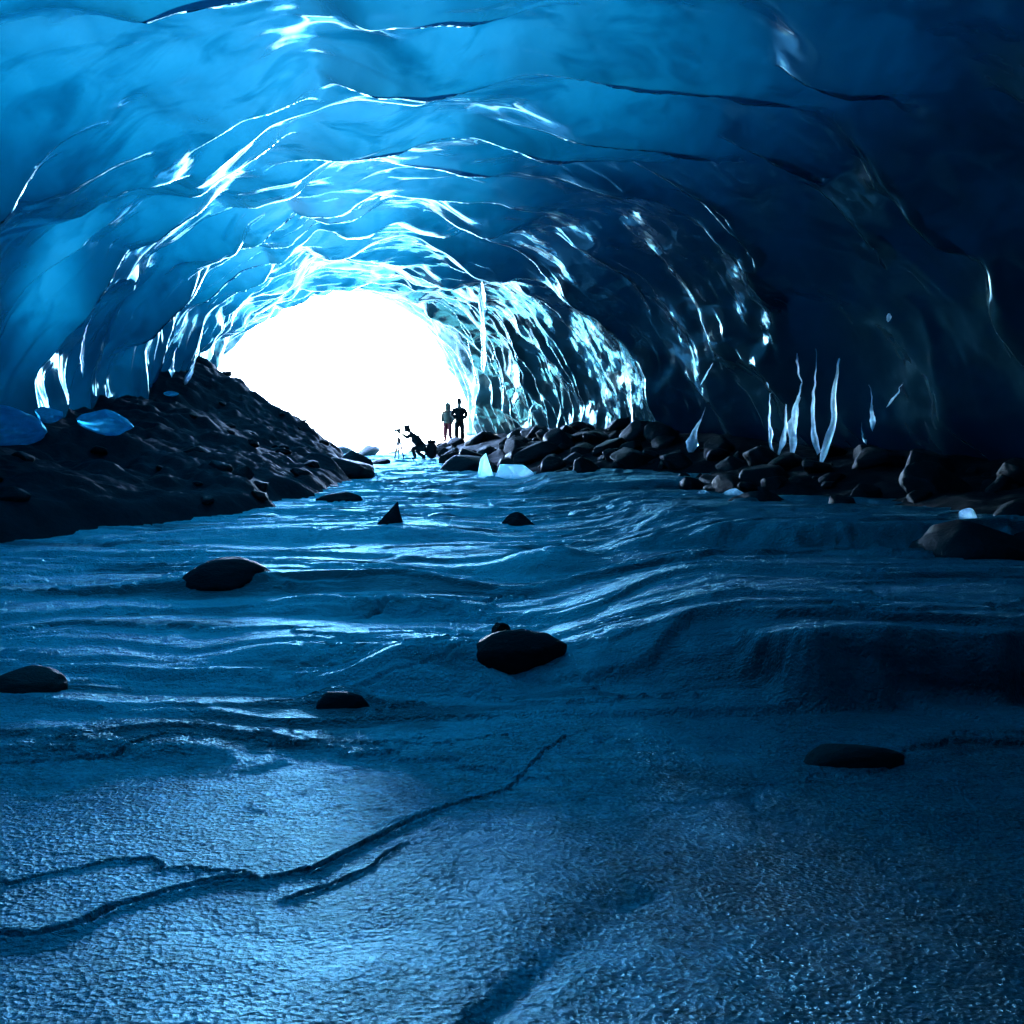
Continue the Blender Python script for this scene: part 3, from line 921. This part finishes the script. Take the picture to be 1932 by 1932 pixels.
def fingers(J, E, hand, base, direction, side):
    d = Vector(direction).normalized(); s = Vector(side).normalized(); b = Vector(base)
    for i, (off, ln) in enumerate(((-0.03, .065), (-0.01, .078), (0.01, .073), (0.03, .058))):
        q = b + s * off + d * 0.035; m = q + d * ln * 0.5; e = q + d * ln + s.cross(d) * 0.015
        for n_, p_, r_ in (('a', q, .011), ('b', m, .0095), ('c', e, .008)): J[f'{hand}{i}{n_}'] = (p_, r_)
        E += [(hand, f'{hand}{i}a'), (f'{hand}{i}a', f'{hand}{i}b'), (f'{hand}{i}b', f'{hand}{i}c')]
    t1 = b - s * 0.04 + d * 0.01; t2 = t1 - s * 0.02 + d * 0.04
    J[hand + 't1'] = (t1, .012); J[hand + 't2'] = (t2, .010)
    E += [(hand, hand + 't1'), (hand + 't1', hand + 't2')]


def standing(loc, rz, label, jacket_mat, leg_mat, hooded, elbows, H=1.75):
    r = empty('person', loc, rz); r.scale = (H / 1.78,) * 3
    tag(r, label, 'person', 'people in the cave')
    ex, wx, wy, wz = elbows
    J = {'pel': ((0, 0, .95), .12), 'belly': ((0, 0, 1.12), .11), 'chest': ((0, 0, 1.32), .13), 'neck': ((0, 0, 1.5), .075),
         'jaw': ((0, -.02, 1.585), .090), 'head': ((0, -.012, 1.67), .108), 'crown': ((0, 0, 1.735), .075), 'nose': ((0, -.122, 1.625), .018)}
    E = [('pel', 'belly'), ('belly', 'chest'), ('chest', 'neck'), ('neck', 'jaw'), ('jaw', 'head'), ('head', 'crown'), ('jaw', 'nose')]
    for s, n in ((-1, 'l'), (1, 'r')):
        J[n + 'sh'] = ((s * .17, 0, 1.42), .06); J[n + 'el'] = ((s * ex, .02, 1.14), .045); J[n + 'wr'] = ((s * wx, wy, wz), .032); J[n + 'ha'] = ((s * (wx - .01), wy - .05, wz - .06), .034)
        J[n + 'hip'] = ((s * .09, 0, .88), .085); J[n + 'kn'] = ((s * .115, -.01, .49), .06); J[n + 'an'] = ((s * .13, .02, .09), .042); J[n + 'to'] = ((s * .14, -.13, .04), .035)
        E += [('chest', n + 'sh'), (n + 'sh', n + 'el'), (n + 'el', n + 'wr'), (n + 'wr', n + 'ha'), ('pel', n + 'hip'), (n + 'hip', n + 'kn'), (n + 'kn', n + 'an'), (n + 'an', n + 'to')]
        fingers(J, E, n + 'ha', J[n + 'ha'][0], (0, -.2, -1), (0, 1, 0))
    skin_obj('body', J, E, M['skin'], r, 'pel')
    JJ = {'hem': ((0, 0, .80), (.23, .17)), 'pel': ((0, 0, .95), (.22, .17)), 'belly': ((0, 0, 1.12), (.23, .17)), 'chest': ((0, 0, 1.32), (.24, .18)), 'col': ((0, 0, 1.5), .12)}
    EE = [('hem', 'pel'), ('pel', 'belly'), ('belly', 'chest'), ('chest', 'col')]
    for s, n in ((-1, 'l'), (1, 'r')):
        JJ[n + 'sh'] = ((s * .20, 0, 1.40), .105); JJ[n + 'el'] = ((s * ex, .02, 1.14), .095); JJ[n + 'wr'] = ((s * wx, wy, wz), .07)
        EE += [('chest', n + 'sh'), (n + 'sh', n + 'el'), (n + 'el', n + 'wr')]
    skin_obj('jacket', JJ, EE, jacket_mat, r, 'belly')
    JT = {'w': ((0, 0, .98), .13)}; ET = []
    for s, n in ((-1, 'l'), (1, 'r')):
        JT[n + 'hip'] = ((s * .10, 0, .86), .13); JT[n + 'kn'] = ((s * .118, -.01, .49), .11); JT[n + 'an'] = ((s * .132, .02, .10), .095)
        ET += [('w', n + 'hip'), (n + 'hip', n + 'kn'), (n + 'kn', n + 'an')]
        skin_obj('boot', {'a': ((s * .132, .03, .13), .058), 'b': ((s * .135, .02, .055), .055), 'c': ((s * .145, -.17, .04), .042)}, [('a', 'b'), ('b', 'c')], M['boot'], r, 'b')
    skin_obj('trousers', JT, ET, leg_mat, r, 'w')
    if hooded:
        skin_obj('hood', {'a': ((0, .03, 1.46), .16), 'b': ((0, .03, 1.62), .15), 'c': ((0, .03, 1.74), .11), 'd': ((0, .03, 1.84), .03)}, [('a', 'b'), ('b', 'c'), ('c', 'd')], jacket_mat, r, 'b')
    else:
        skin_obj('cap', {'a': ((0, .02, 1.66), .122), 'b': ((0, .01, 1.735), .110), 'c': ((0, .01, 1.79), .07)}, [('a', 'b'), ('b', 'c')], M['dark'], r, 'b')
    return r


D1 = 41.0
p = at(867, 834, D1)
standing(p, 0.15, 'person in a bulky dark jacket and dark trousers standing with elbows out on the rubble', M['dark'], M['dark'], False, (.32, .17, -.14, .98), 1.75)
q = at(845, 833, D1 + 0.8)
standing(q, -0.3, 'person in a hooded grey jacket and red trousers standing beside the dark jacketed one', M['grey'], M['red'], True, (.27, .25, -.05, .88), 1.62)
for P_, lab in ((p, 'flat grey rock under the feet of the dark jacketed person'), (q, 'flat grey rock under the feet of the red trousered person')):
    me = rock_mesh('rock', 801, 3, 0.7, 1.0); me.materials.append(M['rock'])
    z0 = rh(P_.x, P_.y)
    hz = max(0.25, (P_.z - z0 + 0.3) / 2)
    for v in me.vertices: v.co.z = min(v.co.z, 0.7)
    o = rock(me, P_.x, P_.y + 0.05, P_.z - 0.7 * hz, 0.75, 0.6, hz, 0.2, lab, None, 'rock', 'rock', 0)

# crouching photographer, leaning left over a tripod
DC = 36.0
c = at(790, 869, DC)
cz = fh(c.x, c.y)
c.z = cz
pr = empty('person', c)
tag(pr, 'person in dark clothes crouching and leaning over a tripod on the ice', 'person', 'people in the cave')
J = {'pel': ((.12, 0, .48), .13), 'belly': ((-.02, 0, .66), .12), 'chest': ((-.20, 0, .88), .13), 'neck': ((-.30, 0, 1.02), .06), 'jaw': ((-.37, 0, 1.05), .075), 'head': ((-.41, 0, 1.11), .095), 'crown': ((-.42, 0, 1.18), .07), 'nose': ((-.49, 0, 1.06), .016)}
E = [('pel', 'belly'), ('belly', 'chest'), ('chest', 'neck'), ('neck', 'jaw'), ('jaw', 'head'), ('head', 'crown'), ('jaw', 'nose')]
for s, n in ((-1, 'l'), (1, 'r')):
    J[n + 'sh'] = ((-.24, s * .17, .94), .06); J[n + 'el'] = ((-.42, s * .2, .80), .045); J[n + 'wr'] = ((-.60, s * .09, .95), .032); J[n + 'ha'] = ((-.66, s * .07, .98), .034)
    J[n + 'hip'] = ((.12, s * .1, .44), .09); J[n + 'kn'] = ((-.22 if s < 0 else -.10, s * .16, .42 if s < 0 else .30), .062); J[n + 'an'] = ((-.10 if s < 0 else .22, s * .15, .09), .042); J[n + 'to'] = ((-.24 if s < 0 else .08, s * .16, .04), .035)
    E += [('chest', n + 'sh'), (n + 'sh', n + 'el'), (n + 'el', n + 'wr'), (n + 'wr', n + 'ha'), ('pel', n + 'hip'), (n + 'hip', n + 'kn'), (n + 'kn', n + 'an'), (n + 'an', n + 'to')]
    fingers(J, E, n + 'ha', J[n + 'ha'][0], (-1, 0, .3), (0, 0, 1))
skin_obj('body', J, E, M['skin'], pr, 'pel')
JJ = {'hem': ((.16, 0, .42), .20), 'belly': ((-.02, 0, .66), .20), 'chest': ((-.19, 0, .86), .21), 'col': ((-.30, 0, 1.0), .12)}
EE = [('hem', 'belly'), ('belly', 'chest'), ('chest', 'col')]
JT = {'w': ((.12, 0, .48), .15)}; ET = []
for s, n in ((-1, 'l'), (1, 'r')):
    JJ[n + 'sh'] = (J[n + 'sh'][0], .08); JJ[n + 'el'] = (J[n + 'el'][0], .066); JJ[n + 'wr'] = (J[n + 'wr'][0], .048)
    EE += [('chest', n + 'sh'), (n + 'sh', n + 'el'), (n + 'el', n + 'wr')]
    JT[n + 'hip'] = (J[n + 'hip'][0], .11); JT[n + 'kn'] = (J[n + 'kn'][0], .085); JT[n + 'an'] = (J[n + 'an'][0], .07)
    ET += [('w', n + 'hip'), (n + 'hip', n + 'kn'), (n + 'kn', n + 'an')]
    a_ = Vector(J[n + 'an'][0]); t_ = Vector(J[n + 'to'][0])
    skin_obj('boot', {'a': (a_ + Vector((0, 0, .04)), .058), 'b': (a_ - Vector((0, 0, .035)), .055), 'c': (t_, .042)}, [('a', 'b'), ('b', 'c')], M['boot'], pr, 'b')
skin_obj('jacket', JJ, EE, M['dark'], pr, 'belly')
skin_obj('trousers', JT, ET, M['dark'], pr, 'w')
skin_obj('cap', {'a': ((-.40, 0, 1.09), .125), 'b': ((-.41, 0, 1.15), .12), 'c': ((-.42, 0, 1.2), .08)}, [('a', 'b'), ('b', 'c')], M['dark'], pr, 'b')


def tube(bm, a, b, r0, r1, k=8):
    a, b = Vector(a), Vector(b)
    d = (b - a).normalized(); sx = d.orthogonal().normalized(); sy = d.cross(sx)
    A = [bm.verts.new(a + (sx * math.cos(2 * math.pi * i / k) + sy * math.sin(2 * math.pi * i / k)) * r0) for i in range(k)]
    B = [bm.verts.new(b + (sx * math.cos(2 * math.pi * i / k) + sy * math.sin(2 * math.pi * i / k)) * r1) for i in range(k)]
    for i in range(k): bm.faces.new((A[i], A[(i + 1) % k], B[(i + 1) % k], B[i]))
    bm.faces.new(A[::-1]); bm.faces.new(B)


def bm_obj(name, bm, mat, parent):
    me = bpy.data.meshes.new(name); bm.to_mesh(me); bm.free()
    return link(name, me, mat, parent)


tr = empty('tripod', (c.x - 0.72, c.y, fh(c.x - 0.72, c.y)))
tag(tr, 'black camera tripod with its camera in front of the crouching person', 'tripod')
for a in (0.6, 2.7, 4.8):
    bm = bmesh.new(); tube(bm, (0, 0, .86), (.19 * math.cos(a), .22 * math.sin(a), 0), .032, .024); bm_obj('leg', bm, M['metal'], tr)
bm = bmesh.new(); tube(bm, (0, 0, .80), (0, 0, .98), .028, .028); bm_obj('centre_column', bm, M['metal'], tr)
bm = bmesh.new(); bmesh.ops.create_cube(bm, size=1, matrix=Matrix.Translation((0, 0, 1.04)) @ Matrix.Diagonal((.13, .20, .16, 1)))
bmesh.ops.bevel(bm, geom=bm.edges[:], offset=.012, segments=2, affect='EDGES')
cb = bm_obj('camera_body', bm, M['metal'], tr)
bm = bmesh.new(); tube(bm, (-.04, 0, 1.04), (-.17, 0, 1.04), .045, .05, 14); bm_obj('lens', bm, M['metal'], cb)

# backpack set down behind the photographer
bp = empty('backpack', (c.x + 0.46, c.y + 0.1, fh(c.x + 0.46, c.y + 0.1)))
tag(bp, 'bulky black backpack standing on the ice behind the crouching person', 'backpack')
bm = bmesh.new(); bmesh.ops.create_icosphere(bm, subdivisions=3, radius=1)
for v in bm.verts:
    v.co = Vector((math.copysign(abs(v.co.x) ** .7, v.co.x) * .19, math.copysign(abs(v.co.y) ** .7, v.co.y) * .15, .30 + math.copysign(abs(v.co.z) ** .75, v.co.z) * .30))
for f in bm.faces: f.smooth = True
bm_obj('bag', bm, M['dark'], bp)
bm = bmesh.new(); bmesh.ops.create_icosphere(bm, subdivisions=3, radius=1)
for v in bm.verts: v.co = Vector((.0 + v.co.x * .17, v.co.y * .14, .62 + v.co.z * .08))
for f in bm.faces: f.smooth = True
bm_obj('lid', bm, M['dark'], bp)
for s in (-1, 1):
    bm = bmesh.new()
    pts = [(-.17, s * .07, .52), (-.24, s * .08, .40), (-.23, s * .08, .22), (-.17, s * .08, .12)]
    for a, b in zip(pts[:-1], pts[1:]): tube(bm, a, b, .02, .02, 6)
    bm_obj('strap', bm, M['dark'], bp)

# ------------------------------------------------------------------ light
SUN_EL, SUN_AZ = R(42), R(-48)      # azimuth from +Y, negative = left
world = bpy.data.worlds.new('World'); scene.world = world
world.use_nodes = True
nt = world.node_tree; nt.nodes.clear()
wo = nt.nodes.new('ShaderNodeOutputWorld'); bg = nt.nodes.new('ShaderNodeBackground'); sk = nt.nodes.new('ShaderNodeTexSky')
sk.sky_type = 'NISHITA'; sk.ozone_density = 1.4; sk.dust_density = 0.0; sk.altitude = 3000; sk.air_density = 0.8; sk.sun_disc = False
sk.sun_elevation = SUN_EL; sk.sun_rotation = SUN_AZ
bg.inputs['Strength'].default_value = 0.15
nt.links.new(sk.outputs[0], bg.inputs[0]); nt.links.new(bg.outputs[0], wo.inputs[0])
sd = bpy.data.lights.new('sun', 'SUN'); sd.energy = 2.0; sd.angle = R(0.53); sd.color = (1.0, 0.98, 0.94)
so = bpy.data.objects.new('sun', sd); COL.objects.link(so)
dirv = Vector((math.sin(SUN_AZ) * math.cos(SUN_EL), math.cos(SUN_AZ) * math.cos(SUN_EL), math.sin(SUN_EL)))
so.rotation_euler = dirv.to_track_quat('Z', 'Y').to_euler()
so.location = dirv * 80

scene.view_settings.view_transform = 'Standard'
scene.view_settings.look = 'None'
scene.view_settings.gamma = 1.0
scene.view_settings.exposure = 6.05
scene.render.engine = 'CYCLES'
cy = scene.cycles
cy.use_denoising = True
cy.max_bounces = 10; cy.diffuse_bounces = 5; cy.glossy_bounces = 4; cy.transmission_bounces = 6
cy.sample_clamp_indirect = 8.0
cy.caustics_reflective = False; cy.caustics_refractive = True
